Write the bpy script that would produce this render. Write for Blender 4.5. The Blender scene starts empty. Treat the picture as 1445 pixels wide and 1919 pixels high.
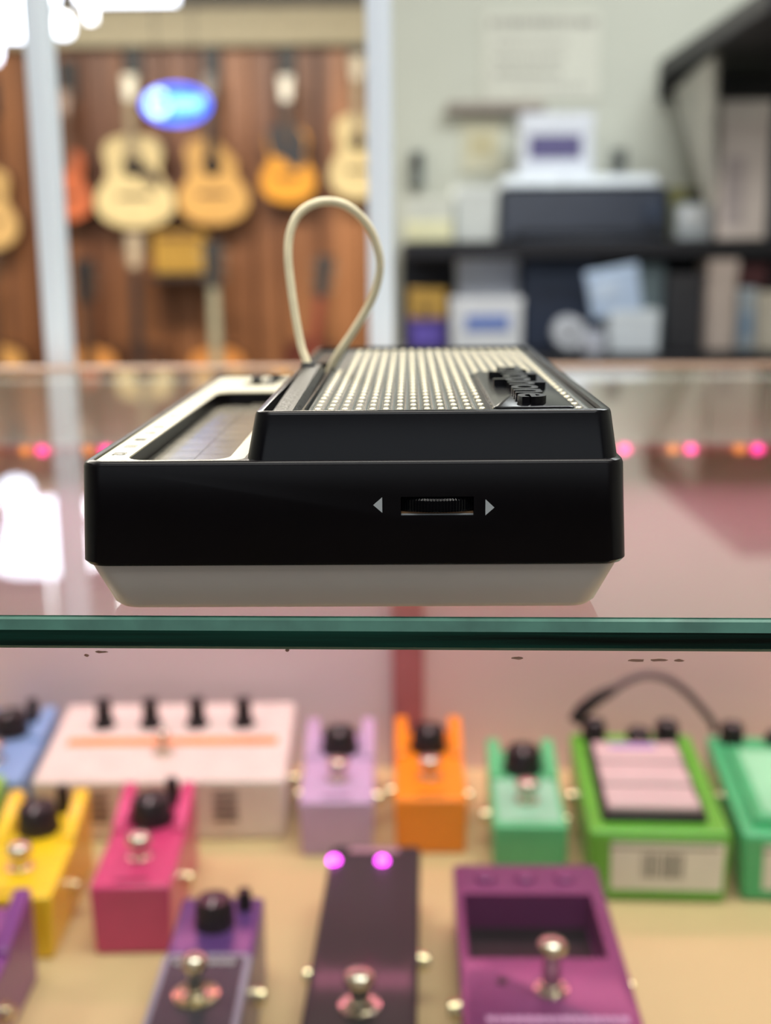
import bpy, bmesh, math, random
from mathutils import Vector, Matrix
random.seed(7)
sc = bpy.context.scene
COL = sc.collection
GZ = 0.95                                   # height of the top face of the glass shelf (metres)

# ------------------------------------------------------------------ camera
F_PX = 2240.0
PITCH, ROLL = math.radians(12.15), math.radians(-0.57)
CAM = Vector((0, 0, GZ + 0.06875))
cd = bpy.data.cameras.new('camera')
cam = bpy.data.objects.new('camera', cd); COL.objects.link(cam)
cd.sensor_fit = 'VERTICAL'; cd.sensor_height = 36.0
cd.lens = F_PX * 36.0 / 1919.0
cd.clip_start = 0.01; cd.clip_end = 100
cam.matrix_world = Matrix.Translation(CAM) @ Matrix.Rotation(math.pi/2 - PITCH, 4, 'X') @ Matrix.Rotation(ROLL, 4, 'Z')
cd.dof.use_dof = True
cd.dof.focus_distance = 0.231
cd.dof.aperture_fstop = cd.lens / 4.1
cd.dof.aperture_blades = 0
sc.camera = cam
_R = cam.matrix_world.to_3x3()

def at(px, py, Y):
    """point of the vertical plane at distance Y (m) seen at that place of the photograph"""
    d = _R @ Vector(((px - 722.5) / F_PX, -(py - 959.5) / F_PX, -1.0))
    return CAM + d * (Y / d.y)

# ------------------------------------------------------------------ world, lights, exposure
vs = sc.view_settings
vs.view_transform = 'Standard'; vs.look = 'None'; vs.gamma = 1.0; vs.use_curve_mapping = False
vs.exposure = 0.0
w = bpy.data.worlds.new('shop_ambient'); sc.world = w; w.use_nodes = True
w.node_tree.nodes['Background'].inputs[0].default_value = (0.80, 0.90, 1.0, 1)
w.node_tree.nodes['Background'].inputs[1].default_value = 0.55

def area(name, loc, rot, sx, sy, power, color):
    l = bpy.data.lights.new(name, 'AREA'); l.shape = 'RECTANGLE'; l.size = sx; l.size_y = sy
    l.energy = power; l.color = color
    o = bpy.data.objects.new(name, l); COL.objects.link(o); o.location = loc; o.rotation_euler = rot
    return o
area('ceiling_tube_or_fill', (0.25, 0.3, 2.58), (0, 0, 0), 1.6, 0.5, 40, (1.0, 0.97, 0.90))
area('ceiling_tube_or_fill', (-1.6, 1.2, 2.58), (0, 0, 0), 0.5, 1.6, 32, (1.0, 0.97, 0.88))
area('ceiling_tube_or_fill', (-0.9, 4.3, 2.58), (0, 0, 0), 2.4, 0.5, 150, (1.0, 0.93, 0.80))
area('ceiling_tube_or_fill', (0.9, 2.2, 2.58), (0, 0, 0), 1.2, 0.5, 34, (0.95, 1.0, 1.0))
area('ceiling_tube_or_fill', (0.1, -0.9, 2.58), (0, 0, 0), 1.8, 0.5, 15, (0.93, 0.97, 1.0))  # added fill high before the case, brightens the upright posts
area('front_fill_light', (0.0, -2.44, 1.75), (math.radians(90), 0, 0), 3.2, 1.2, 11, (0.84, 0.92, 1.0))  # added fill behind the camera for surfaces facing it, no real window

# ------------------------------------------------------------------ helpers
def lin(c):
    return tuple((v/255/12.92 if v/255 <= 0.04045 else ((v/255+0.055)/1.055)**2.4) for v in c)

def mat(name, c, rough=0.5, metal=0.0, var=0.06, scale=30.0, bump=0.0, coat=0.0, spec=0.5, emit=None, estr=0.0, stretch=None):
    m = bpy.data.materials.new(name); m.use_nodes = True
    nt = m.node_tree; b = nt.nodes['Principled BSDF']
    lc = lin(c)
    tc = nt.nodes.new('ShaderNodeTexCoord')
    mp = nt.nodes.new('ShaderNodeMapping')
    if stretch: mp.inputs['Scale'].default_value = stretch
    no = nt.nodes.new('ShaderNodeTexNoise'); no.inputs['Scale'].default_value = scale; no.inputs['Detail'].default_value = 4
    rp = nt.nodes.new('ShaderNodeValToRGB')
    rp.color_ramp.elements[0].position = 0.3; rp.color_ramp.elements[1].position = 0.7
    rp.color_ramp.elements[0].color = tuple(max(0, v*(1-var*2)) for v in lc) + (1,)
    rp.color_ramp.elements[1].color = tuple(min(1, v*(1+var*2)) for v in lc) + (1,)
    nt.links.new(tc.outputs['Object'], mp.inputs[0]); nt.links.new(mp.outputs[0], no.inputs['Vector'])
    nt.links.new(no.outputs[0], rp.inputs[0]); nt.links.new(rp.outputs[0], b.inputs['Base Color'])
    b.inputs['Roughness'].default_value = rough; b.inputs['Metallic'].default_value = metal
    b.inputs['Specular IOR Level'].default_value = spec
    if coat: b.inputs['Coat Weight'].default_value = coat; b.inputs['Coat Roughness'].default_value = 0.08
    if bump:
        bp = nt.nodes.new('ShaderNodeBump'); bp.inputs['Strength'].default_value = bump; bp.inputs['Distance'].default_value = 0.0004
        nt.links.new(no.outputs[0], bp.inputs['Height']); nt.links.new(bp.outputs[0], b.inputs['Normal'])
    if emit:
        b.inputs['Emission Color'].default_value = lin(emit) + (1,); b.inputs['Emission Strength'].default_value = estr
    return m

class MB:
    """collects shapes given in units of s metres and links them as ONE mesh object"""
    def __init__(self, s=0.001): self.v = []; self.f = []; self.s = s
    def add(self, vs, fs):
        b = len(self.v); self.v += [tuple(p) for p in vs]; self.f += [tuple(b+i for i in f) for f in fs]; return self
    def box(self, x0, x1, y0, y1, z0, z1):
        return self.hexa([(x0,y0,z0),(x1,y0,z0),(x1,y1,z0),(x0,y1,z0),(x0,y0,z1),(x1,y0,z1),(x1,y1,z1),(x0,y1,z1)])
    def hexa(self, p):
        return self.add(p, [(3,2,1,0),(4,5,6,7),(0,1,5,4),(1,2,6,5),(2,3,7,6),(3,0,4,7)])
    def rings(self, rs, cap0=True, cap1=True):
        n = len(rs[0]); vs = [p for r in rs for p in r]; fs = []
        for k in range(len(rs)-1):
            for i in range(n):
                j = (i+1) % n; fs.append((k*n+i, k*n+j, (k+1)*n+j, (k+1)*n+i))
        if cap0: fs.append(tuple(reversed(range(n))))
        if cap1: fs.append(tuple((len(rs)-1)*n+i for i in range(n)))
        return self.add(vs, fs)
    def loft(self, specs, seg=5):
        """specs: (z, x0, x1, y0, y1, corner radius) from bottom to top"""
        return self.rings([[(x, y, z) for x, y in rrect(x0, x1, y0, y1, r, seg)] for z, x0, x1, y0, y1, r in specs])
    def lathe(self, prof, c=(0,0,0), axis='z', n=20):
        rs = []
        for r, h in prof:
            ring = []
            for i in range(n):
                a = 2*math.pi*i/n; u, w_ = r*math.cos(a), r*math.sin(a)
                q = {'z': (u, w_, h), 'x': (h, u, w_), 'y': (w_, h, u)}[axis]
                ring.append((c[0]+q[0], c[1]+q[1], c[2]+q[2]))
            rs.append(ring)
        return self.rings(rs)
    def tube(self, path, r, n=10):
        P = [Vector(p) for p in path]; rs = []; prev = None
        for i, p in enumerate(P):
            t = (P[min(i+1, len(P)-1)] - P[max(i-1, 0)]).normalized()
            if prev is None:
                u = t.orthogonal().normalized()
            else:
                u = (prev - t*prev.dot(t)).normalized()
            prev = u; v_ = t.cross(u); rr = r[i] if isinstance(r, (list, tuple)) else r
            rs.append([tuple(p + u*rr*math.cos(2*math.pi*k/n) + v_*rr*math.sin(2*math.pi*k/n)) for k in range(n)])
        return self.rings(rs)
    def prism(self, poly, y0, y1):
        """outline of (x, z), extruded along y; front face at y0"""
        n = len(poly)
        return self.rings([[(x, y0, z) for x, z in poly], [(x, y1, z) for x, z in poly]])
    def mesh(self, name, m, smooth=None):
        me = bpy.data.meshes.new(name)
        me.from_pydata([(x*self.s, y*self.s, z*self.s) for x, y, z in self.v], [], self.f)
        b = bmesh.new(); b.from_mesh(me); bmesh.ops.recalc_face_normals(b, faces=b.faces); b.to_mesh(me); b.free()
        if smooth:
            me.shade_smooth(); me.set_sharp_from_angle(angle=math.radians(smooth))
        if m: me.materials.append(m)
        return me
    def build(self, name, m, parent=None, smooth=None, bevel=0, seg=2, loc=None):
        o = bpy.data.objects.new(name, self.mesh(name, m, smooth)); COL.objects.link(o)
        if parent: o.parent = parent
        if loc is not None: o.location = loc
        if bevel:
            md = o.modifiers.new('bevel', 'BEVEL'); md.width = bevel*self.s; md.segments = seg; md.limit_method = 'ANGLE'; md.angle_limit = math.radians(30)
            o.data.shade_smooth(); o.data.set_sharp_from_angle(angle=math.radians(50))
        return o

def rrect(x0, x1, y0, y1, r, seg=5):
    r = max(min(r, (x1-x0)/2-1e-4, (y1-y0)/2-1e-4), 1e-3); out = []
    for cx, cy, a0 in ((x1-r, y0+r, -90), (x1-r, y1-r, 0), (x0+r, y1-r, 90), (x0+r, y0+r, 180)):
        for i in range(seg+1):
            a = math.radians(a0 + 90*i/seg); out.append((cx + r*math.cos(a), cy + r*math.sin(a)))
    return out

def carve(o, cutters, smooth=40):
    """cuts the cutter shapes out of o for good"""
    for mb in cutters:
        c = mb.build('cutter', None)
        if o.parent: c.matrix_world = Matrix.Identity(4); c.parent = o.parent
        md = o.modifiers.new('cut', 'BOOLEAN'); md.operation = 'DIFFERENCE'; md.solver = 'EXACT'; md.object = c
        dg = bpy.context.evaluated_depsgraph_get(); dg.update()
        me = bpy.data.meshes.new_from_object(o.evaluated_get(dg))
        o.modifiers.remove(md); old = o.data; o.data = me; me.name = o.name
        bpy.data.objects.remove(c); bpy.data.meshes.remove(old)
    o.data.shade_smooth(); o.data.set_sharp_from_angle(angle=math.radians(smooth))

def text_mb(s, size, depth, bold=0.0):
    cu = bpy.data.curves.new('writing', 'FONT'); cu.body = s; cu.size = size; cu.extrude = depth; cu.offset = bold
    cu.align_x = 'CENTER'; cu.align_y = 'CENTER'; cu.resolution_u = 3
    t = bpy.data.objects.new('writing', cu); COL.objects.link(t)
    dg = bpy.context.evaluated_depsgraph_get(); dg.update()
    me = bpy.data.meshes.new_from_object(t.evaluated_get(dg))
    mb = MB(); mb.add([v.co for v in me.vertices], [tuple(p.vertices) for p in me.polygons])
    bpy.data.objects.remove(t); bpy.data.meshes.remove(me)
    return mb

def remap(mb, fn):
    mb.v = [fn(*p) for p in mb.v]; return mb

def tag(o, label, cat, group=None):
    o['label'] = label; o['category'] = cat
    if group: o['group'] = group
    return o

def thing(name, label, cat, loc, rz=0.0, group=None):
    o = bpy.data.objects.new(name, None); COL.objects.link(o); o.empty_display_size = 0.01
    o.location = loc; o.rotation_euler = (0, 0, rz)
    return tag(o, label, cat, group)

def struct(o):
    o['kind'] = 'structure'; return o

def spline(pts, n=8):
    P = [Vector(p) for p in pts]; out = []
    for i in range(len(P)-1):
        a, b, c, d = P[max(i-1, 0)], P[i], P[i+1], P[min(i+2, len(P)-1)]
        for k in range(n):
            t = k/n
            out.append(0.5*((2*b) + (c-a)*t + (2*a-5*b+4*c-d)*t*t + (3*b-a-3*c+d)*t**3))
    out.append(P[-1]); return out

# ------------------------------------------------------------------ materials
M = {}
M['plastic'] = mat('black_gloss_plastic', (13, 13, 17), 0.22, var=0.05, scale=90, bump=0.03, spec=0.25)
M['plastic_side'] = mat('black_satin_plastic', (14, 12, 15), 0.28, var=0.08, scale=60, bump=0.04, spec=0.2)
M['cream'] = mat('warm_white_plastic', (206, 197, 190), 0.35, var=0.015, scale=40)
M['ivory'] = mat('ivory_label', (214, 206, 178), 0.3, var=0.02, scale=60, bump=0.1)
M['chrome_dark'] = mat('grey_grille_metal', (52, 52, 50), 0.32, 1.0, var=0.1, scale=400)
M['ridge'] = mat('brushed_grille_metal', (112, 122, 124), 0.24, 1.0, var=0.05, scale=300)
M['bump'] = mat('bright_grille_metal', (250, 240, 212), 0.4, 0.8, var=0.02)
M['keys'] = mat('tinned_key_metal', (150, 142, 126), 0.2, 1.0, var=0.12, scale=140, bump=0.12)
M['key_gap'] = mat('dark_key_board', (96, 90, 78), 0.4, var=0.1)
M['stylus'] = mat('speckled_grey_plastic', (60, 59, 56), 0.36, var=0.25, scale=900, bump=0.7)
M['cord'] = mat('ivory_cord', (240, 226, 190), 0.4, var=0.03, scale=200)
M['black'] = mat('black_rubber', (20, 19, 22), 0.42, var=0.1)
M['knob'] = mat('black_knob_plastic', (26, 20, 26), 0.28, var=0.08)
M['white_print'] = mat('white_print', (196, 202, 204), 0.5, var=0.02)
M['dark_print'] = mat('dark_print', (46, 44, 40), 0.5, var=0.02)
M['pcb'] = mat('brown_board', (140, 104, 68), 0.6, var=0.1)
M['nickel'] = mat('nickel_metal', (214, 206, 190), 0.16, 1.0, var=0.04)
M['brass'] = mat('pale_brass_metal', (232, 220, 180), 0.2, 1.0, var=0.04)
M['alu'] = mat('pale_blue_aluminium', (226, 238, 255), 0.45, 0.1, var=0.04, scale=50, stretch=(1, 1, 0.02))
M['sticker'] = mat('white_sticker', (232, 232, 224), 0.45, var=0.02)
M['tuner'] = mat('dark_nickel_tuner', (130, 122, 108), 0.35, 0.7)
M['paper'] = mat('white_paper', (240, 242, 240), 0.6, var=0.02, scale=8)

def glass_top_mat():
    m = bpy.data.materials.new('clear_glass_face'); m.use_nodes = True; nt = m.node_tree
    nt.nodes.remove(nt.nodes['Principled BSDF']); out = nt.nodes['Material Output']
    fr = nt.nodes.new('ShaderNodeFresnel'); fr.inputs[0].default_value = 1.5
    a = nt.nodes.new('ShaderNodeMath'); a.operation = 'MULTIPLY'; a.inputs[1].default_value = 2.0
    b = nt.nodes.new('ShaderNodeMath'); b.operation = 'ADD'; b.inputs[1].default_value = 1.0
    c = nt.nodes.new('ShaderNodeMath'); c.operation = 'DIVIDE'; c.use_clamp = True      # both faces of the pane: 2F/(1+F)
    tr = nt.nodes.new('ShaderNodeBsdfTransparent'); tr.inputs[0].default_value = (0.97, 0.985, 0.98, 1)
    gl = nt.nodes.new('ShaderNodeBsdfGlossy'); gl.inputs['Roughness'].default_value = 0.015
    mx = nt.nodes.new('ShaderNodeMixShader'); L = nt.links.new
    L(fr.outputs[0], a.inputs[0]); L(fr.outputs[0], b.inputs[0]); L(a.outputs[0], c.inputs[0]); L(b.outputs[0], c.inputs[1])
    L(c.outputs[0], mx.inputs[0]); L(tr.outputs[0], mx.inputs[1]); L(gl.outputs[0], mx.inputs[2]); L(mx.outputs[0], out.inputs[0])
    return m
def glass_clear_mat():
    m = bpy.data.materials.new('clear_glass_under'); m.use_nodes = True; nt = m.node_tree
    nt.nodes.remove(nt.nodes['Principled BSDF'])
    tr = nt.nodes.new('ShaderNodeBsdfTransparent'); tr.inputs[0].default_value = (0.97, 0.985, 0.98, 1)
    nt.links.new(tr.outputs[0], nt.nodes['Material Output'].inputs[0]); return m
def wood_mat(name, c1, c2, scale=6.0):
    m = bpy.data.materials.new(name); m.use_nodes = True; nt = m.node_tree; b = nt.nodes['Principled BSDF']
    tc = nt.nodes.new('ShaderNodeTexCoord'); mp = nt.nodes.new('ShaderNodeMapping'); mp.inputs['Scale'].default_value = (1, 1, 0.06)
    oi = nt.nodes.new('ShaderNodeObjectInfo')
    no = nt.nodes.new('ShaderNodeTexNoise'); no.inputs['Scale'].default_value = scale; no.inputs['Detail'].default_value = 6
    ad = nt.nodes.new('ShaderNodeMath'); ad.operation = 'MULTIPLY_ADD'; ad.inputs[1].default_value = 0.2; 
    rp = nt.nodes.new('ShaderNodeValToRGB'); e = rp.color_ramp.elements
    e[0].position = 0.45; e[0].color = lin(c1) + (1,); e[1].position = 0.85; e[1].color = lin(c2) + (1,)
    L = nt.links.new; L(tc.outputs['Object'], mp.inputs[0]); L(mp.outputs[0], no.inputs['Vector'])
    L(oi.outputs['Random'], ad.inputs[0]); L(no.outputs[0], ad.inputs[2]); L(ad.outputs[0], rp.inputs[0]); L(rp.outputs[0], b.inputs['Base Color'])
    b.inputs['Roughness'].default_value = 0.4
    return m
M['glass_top'] = glass_top_mat(); M['glass_clear'] = glass_clear_mat()
M['glass_edge'] = mat('green_glass_edge', (14, 58, 48), 0.16, var=0.45, scale=9, spec=0.6, stretch=(1, 1, 40), bump=0.12)
M['glass_arris_lit'] = mat('lit_green_glass_arris', (66, 112, 98), 0.3, var=0.12, scale=120, bump=0.3)  # inner reflection of the bevels put into a lighter green

# ------------------------------------------------------------------ the room
def wall(name, x0, x1, y0, y1, z0, z1, m):
    return struct(MB(1).box(x0, x1, y0, y1, z0, z1).build(name, m))
wallpaint = mat('pale_sage_wall_paint', (206, 208, 196), 0.7, var=0.02, scale=3)
struct(MB(1).box(-3.2, 2.4, -2.5, 6.5, -0.1, 0).build('floor', mat('brown_carpet', (96, 84, 76), 0.9, var=0.15, scale=60)))
struct(MB(1).box(-3.2, 2.4, -2.5, 6.5, 2.62, 2.72).build('ceiling', mat('white_ceiling_tile', (214, 212, 204), 0.85, var=0.03, scale=4)))
wall('wall_left', -3.3, -3.2, -2.5, 6.5, 0, 2.62, wallpaint)
wall('wall_right', 2.4, 2.5, -2.5, 6.5, 0, 2.62, wallpaint)
wall('wall_front', -3.2, 2.4, -2.6, -2.5, 0, 2.62, mat('dark_shop_front', (84, 76, 72), 0.7))
wall('wall_partition', 0.0, 2.4, 3.5, 3.62, 0, 2.62, wallpaint)
wb = wall('wall_back', -3.2, 2.4, 6.3, 6.5, 0, 2.62, mat('dark_wall_backing', (60, 38, 26), 0.7))
plank_m = wood_mat('walnut_plank', (104, 62, 38), (182, 122, 78))
x = -3.2; k = 0
while x < 0.9:                                         # upright boards of the guitar wall
    wdt = random.choice((0.14, 0.17, 0.2)); d = random.uniform(0, 0.006)
    MB(1).box(x+0.003, x+wdt-0.003, 6.275-d, 6.3, 0.0, 2.02).build('plank', plank_m, wb, bevel=0.004, seg=1)
    x += wdt
struct(MB(1).box(-3.2, 0.9, 6.2, 6.3, 2.03, 2.2).build('trim_1', mat('beige_valance_paint', (176, 166, 140), 0.6)))
struct(MB(1).box(-3.2, 0.9, 6.25, 6.3, 2.2, 2.62).build('trim_2', mat('grey_upper_wall', (96, 92, 86), 0.7)))

# ------------------------------------------------------------------ the display case
CY = math.radians(-2.7)
cx_ax, cx_n = Vector((math.cos(CY), math.sin(CY), 0)), Vector((-math.sin(CY), math.cos(CY), 0))
case = thing('display_case', 'long counter display case with pale pink back panels and tan deck under the glass', 'display case', (0, 0, 0), CY)
ZD = GZ*1000 - 262.0                                   # deck height in mm
G = GZ*1000
deck_m = mat('tan_laminate', (210, 186, 138), 0.5, var=0.03, scale=6)
MB().box(-420, 420, 210, 741, ZD-18, ZD).build('deck', deck_m, case)
MB().box(-420, 420, 230, 741, 60, ZD-18).build('cabinet_body', mat('dark_cabinet_laminate', (70, 56, 46), 0.5), case, bevel=2)
MB().box(-400, 400, 250, 720, 0, 60).build('plinth', M['black'], case)
panel_l = mat('pale_grey_pink_panel', (226, 218, 222), 0.42, var=0.015, scale=4)
panel_r = mat('pale_pink_panel', (228, 208, 208), 0.42, var=0.015, scale=4)
MB().box(-420, -31, 735, 741, ZD, G-46).build('back_panel', panel_l, case)['label'] = 'greyish pink back panel'
MB().box(-11, 420, 735, 741, ZD, G-46).build('back_panel', panel_r, case)['label'] = 'pink back panel'
MB().box(-31, -11, 730, 741, ZD, G-46).build('panel_divider', mat('dusty_rose_strip', (178, 112, 116), 0.4), case, bevel=1)
MB().box(-420, 420, 741, 760, G-46, G-7).build('rear_rail', mat('grey_green_rail', (236, 234, 220), 0.5, var=0.03, scale=9), case, bevel=1)
MB().box(-420, 420, 741, 760, 60, G-46).build('rear_board', mat('dark_cabinet_back', (70, 56, 46), 0.5), case)
MB().box(-420, 420, 762, 784, G-16, G-1).build('wood_trim', wood_mat('light_wood_edging', (138, 102, 76), (176, 134, 102), 8), case, bevel=2)
for sx in (-420, 412):
    MB().box(sx, sx+8, 216, 741, ZD, G-6.6).build('side_panel', mat('case_side_laminate', (206, 190, 186), 0.5), case)
for px_ in (-253.5, -38.5):
    MB().loft([(G-20, px_-8, px_+8, 784, 800, 2), (G+520, px_-8, px_+8, 784, 800, 2)]).build('upright_post', M['alu'], case, smooth=40)
strip = MB().box(-420, 420, 728, 735, G-52, G-46).build('light_strip', mat('pink_strip_tape', (220, 150, 150), 0.4), case)
pink_m = mat('pink_light_diode', (255, 90, 160), 0.4, emit=(255, 60, 150), estr=7.0)
amber_m = mat('amber_light_diode', (255, 180, 110), 0.4, emit=(255, 150, 70), estr=2.5)
pk = MB().lathe([(0.5, 0), (3.2, 0.3), (3.0, 2), (1.6, 3.4), (0.2, 3.8)], axis='y', n=10).mesh('light_diode', pink_m, 50)
ak = MB().lathe([(0.5, 0), (3.0, 0.3), (2.8, 2), (1.5, 3.2), (0.2, 3.6)], axis='y', n=10).mesh('light_diode', amber_m, 50)
for i in range(-13, 7):
    for me, dx in ((pk, 0), (ak, -11)):
        o = bpy.data.objects.new('light_diode', me); COL.objects.link(o); o.parent = strip
        o.location = ((152 + 40*i + dx)*0.001, 0.7245, (G-48.5)*0.001)
pl = area('pink_strip_light', cx_n*0.700 + Vector((0, 0, GZ-0.056)), (math.radians(-20), 0, CY), 0.80, 0.012, 0.46, (1.0, 0.25, 0.45))

# the glass shelf: its own slab, cut edge facing the camera
def glass_shelf():
    t = thing('glass_shelf', 'thick clear glass shelf with a dark green polished front edge', 'glass shelf', (0, 0, GZ), CY)
    mb = MB(); xs0, xs1 = -430, 430
    prof = [(221.6, 0), (220.9, -0.35), (220.3, -2.3), (220.3, -5.5), (220.9, -6.2)]
    me_v = []; 
    for yy, zz in prof: me_v += [(xs0, yy, zz), (xs1, yy, zz)]
    n = len(prof); me_v += [(xs0, 740, 0), (xs1, 740, 0), (xs0, 740, -6.2), (xs1, 740, -6.2)]
    f = [(0, 1, 2*n+1, 2*n), (2*n+2, 2*n+3, 2*(n-1)+1, 2*(n-1)), (2*n, 2*n+1, 2*n+3, 2*n+2)]
    mb.add(me_v, f)
    o = mb.build('pane', M['glass_top'], t)
    o.data.materials.append(M['glass_clear'])
    for p in o.data.polygons:
        p.material_index = 0 if p.normal.z > 0.9 or abs(p.center.z) < 1e-5 else 1
    # make the top face look up
    b = bmesh.new(); b.from_mesh(o.data)
    for fc in b.faces:
        if abs(fc.calc_center_median().z) < 1e-5 and fc.normal.z < 0: fc.normal_flip()
    b.to_mesh(o.data); b.free()
    for i, (nm, m) in enumerate((('top_arris', M['glass_arris_lit']), ('edge_bevel', M['glass_arris_lit']), ('edge_face', M['glass_edge']), ('bottom_arris', M['glass_arris_lit']))):
        (y0, z0), (y1, z1) = prof[i], prof[i+1]
        e = MB().hexa([(xs0, y1, z1), (xs1, y1, z1), (xs1, y1+1.0, z1), (xs0, y1+1.0, z1), (xs0, y0, z0), (xs1, y0, z0), (xs1, y0+1.0, z0), (xs0, y0+1.0, z0)]).build(nm, m, t)
    fp = thing('front_pane', 'clear front pane under the glass shelf edge, with scraps of dried tape residue', 'glass pane', (0, 0, GZ), CY)
    o = MB().box(-411, 411, 222.5, 226.5, -261.5, -6.6).build('pane', M['glass_clear'], fp)
    o.data.materials.append(M['glass_top'])
    for p in o.data.polygons:
        if p.normal.y < -0.9: p.material_index = 1
    chip_m = mat('dried_tape_residue', (186, 144, 124), 0.6)
    for cx_, cz_, L_ in ((15.0, -8.3, 2.6), (38.0, -8.6, 3.4), (42.0, -8.5, 3.8), (46.0, -8.6, 2.2), (-67.0, -7.5, 2.4), (-70.0, -8.2, 1.2), (-30.0, -6.9, 1.0)):
        n_ = 9; ou = [(cx_ + L_/2*math.cos(2*math.pi*i/n_)*random.uniform(0.7, 1.15), cz_ + 0.28*math.sin(2*math.pi*i/n_)*random.uniform(0.5, 1.3)) for i in range(n_)]
        MB().prism(ou, 222.3, 222.5).build('tape_residue', chip_m, fp)
    return t
glass_shelf()

# ------------------------------------------------------------------ the pocket stylus synthesizer
DY = math.radians(-1.2)
d_ax, d_n = Vector((math.cos(DY), math.sin(DY), 0)), Vector((-math.sin(DY), math.cos(DY), 0))
dloc = d_ax*(-0.0111) + d_n*0.22326 + Vector((0, 0, GZ))
syn = thing('pocket_synthesizer', 'black pocket stylus synthesizer with ribbed metal grille and white base on the glass edge', 'synthesizer', dloc, DY)
# base
MB().loft([(0.0, -46.5, 45.9, 6.5, 163, 5), (0.35, -47.8, 47.2, 5.2, 164.4, 5), (1.3, -48.7, 48.1, 4.4, 165.4, 5), (9.4, -51.8, 51.5, 1.5, 168.6, 4.5), (10.2, -51.9, 51.6, 1.4, 168.7, 4.5)], 8).build('base', M['cream'], syn, smooth=40)
# body
body = MB().loft([(9.9, -51.0, 51.0, 1.9, 169.2, 4), (10.1, -52.3, 52.3, 0.6, 170.4, 4.2), (10.9, -53.0, 53.0, 0.0, 171.0, 4.5), (29.5, -52.1, 52.1, 0.35, 170.6, 4.2), (30.2, -51.8, 51.8, 0.6, 170.3, 4), (30.5, -51.2, 51.2, 1.1, 169.8, 3.6)], 8).build('body', M['plastic_side'], syn, smooth=40)
carve(body, [MB().loft([(29.7, -50.3, -20.9, 2.6, 168.6, 2.5), (33, -50.3, -20.9, 2.6, 168.6, 2.5)]),
             MB().loft([(26.4, -44.6, -24.2, 5.5, 124, 4.5), (33, -44.6, -24.2, 5.5, 124, 4.5)]),
             MB().box(9.35, 23.3, -2, 14, 19.9, 23.55)], 40)
# ivory panel around the keyboard, with a window for the keys
panel = MB().loft([(29.72, -50.2, -21.0, 2.7, 168.5, 2.4), (30.05, -50.2, -21.0, 2.7, 168.5, 2.4)]).build('number_panel', M['ivory'], syn)
carve(panel, [MB().loft([(25, -44.5, -24.3, 5.6, 123.9, 4.4), (33, -44.5, -24.3, 5.6, 123.9, 4.4)])])
for i in range(12):                                   # printed numbers read from the keyboard side
    t = text_mb(str(12-i), 3.6, 0.03, 0.05)
    yc = 13.5 + i*9.6
    remap(t, lambda a, b, c, yc=yc: (-47.4 + b, yc - a, 30.08 + c)).build('printed_number', M['dark_print'], panel)
board = MB().box(-44.4, -24.4, 6, 123.5, 26.4, 26.7).build('key_board', M['key_gap'], syn)
for i in range(12):
    y0 = 7 + i*9.65
    MB().box(-44.0, -34.45, y0, y0+9.4, 26.7, 26.95).build('key', M['keys'], board)
for i in range(11):
    y0 = 7 + i*9.65 + 4.9
    MB().box(-34.3, -24.6, y0, y0+9.4, 26.7, 26.95).build('key', M['keys'], board)
for y0, x0 in ((146, -38.5), (155, -33.5)):
    s = MB().box(x0-1, x0+8.5, y0-2.5, y0+2.5, 30.05, 30.5).build('slide_switch', M['black'], syn)
    MB().box(x0+1.0, x0+4.0, y0-1.5, y0+1.5, 30.5, 32.2).build('slider', M['black'], s, bevel=0.3)
# thumbwheel in its slot
tw = MB(); n = 440; ro, ri, cxw, cyw = 10.6, 10.28, 16.3, 9.9
ringz = [(20.55, 0.965), (20.85, 1.0), (22.85, 1.0), (23.2, 0.965)]
tw.rings([[(cxw + (ro if (i//2) % 2 else ri)*s*math.cos(2*math.pi*i/n), cyw + (ro if (i//2) % 2 else ri)*s*math.sin(2*math.pi*i/n), z) for i in range(n)] for z, s in ringz])
tw.build('thumbwheel', M['plastic'], syn, smooth=20)['label'] = 'ribbed black tuning thumbwheel in its slot'
MB().box(9.4, 23.25, 0.9, 1.4, 19.9, 20.05).build('slot_lip', M['white_print'], syn)
MB().box(9.4, 23.25, 1.6, 13.5, 19.92, 20.35).build('slot_board', M['pcb'], syn)
MB().prism([(4.1, 22.0), (5.8, 20.5), (5.8, 23.5)], 0.08, 0.3).build('arrow_mark', M['white_print'], syn)
MB().prism([(27.2, 21.4), (25.5, 23.0), (25.5, 19.9)], 0.08, 0.3).build('arrow_mark', M['white_print'], syn)
# upper housing
hou = MB().loft([(30.4, -20.4, 51.1, 1.7, 169.4, 4), (38.9, -18.75, 49.9, 3.35, 167.9, 3.6), (39.4, -18.5, 49.7, 3.6, 167.6, 3.4), (39.62, -18.0, 49.2, 4.0, 167.2, 3.0)], 8).build('upper_housing', M['plastic'], syn, smooth=40)
carve(hou, [MB().loft([(38.3, -9.3, 48.0, 5.1, 166.2, 1.8), (42, -9.3, 48.0, 5.1, 166.2, 1.8)]),
            MB().loft([(33.6, -16.8, -9.9, 5.0, 108, 1.2), (42, -17.2, -9.6, 4.8, 108, 1.2)]),
            MB().loft([(38.6, -16.8, -10.0, 110, 166, 1.2), (42, -16.8, -10.0, 110, 166, 1.2)])], 35)
gr = MB().loft([(38.32, -9.1, 47.8, 5.3, 166.0, 1.6), (38.62, -9.1, 47.8, 5.3, 166.0, 1.6)]).build('grille', M['chrome_dark'], syn)
def in_badge(x, y): return 26.6 < x < 43.2 and y < 77
PXC = 2.73; X0 = -7.17; rid = {}
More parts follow.
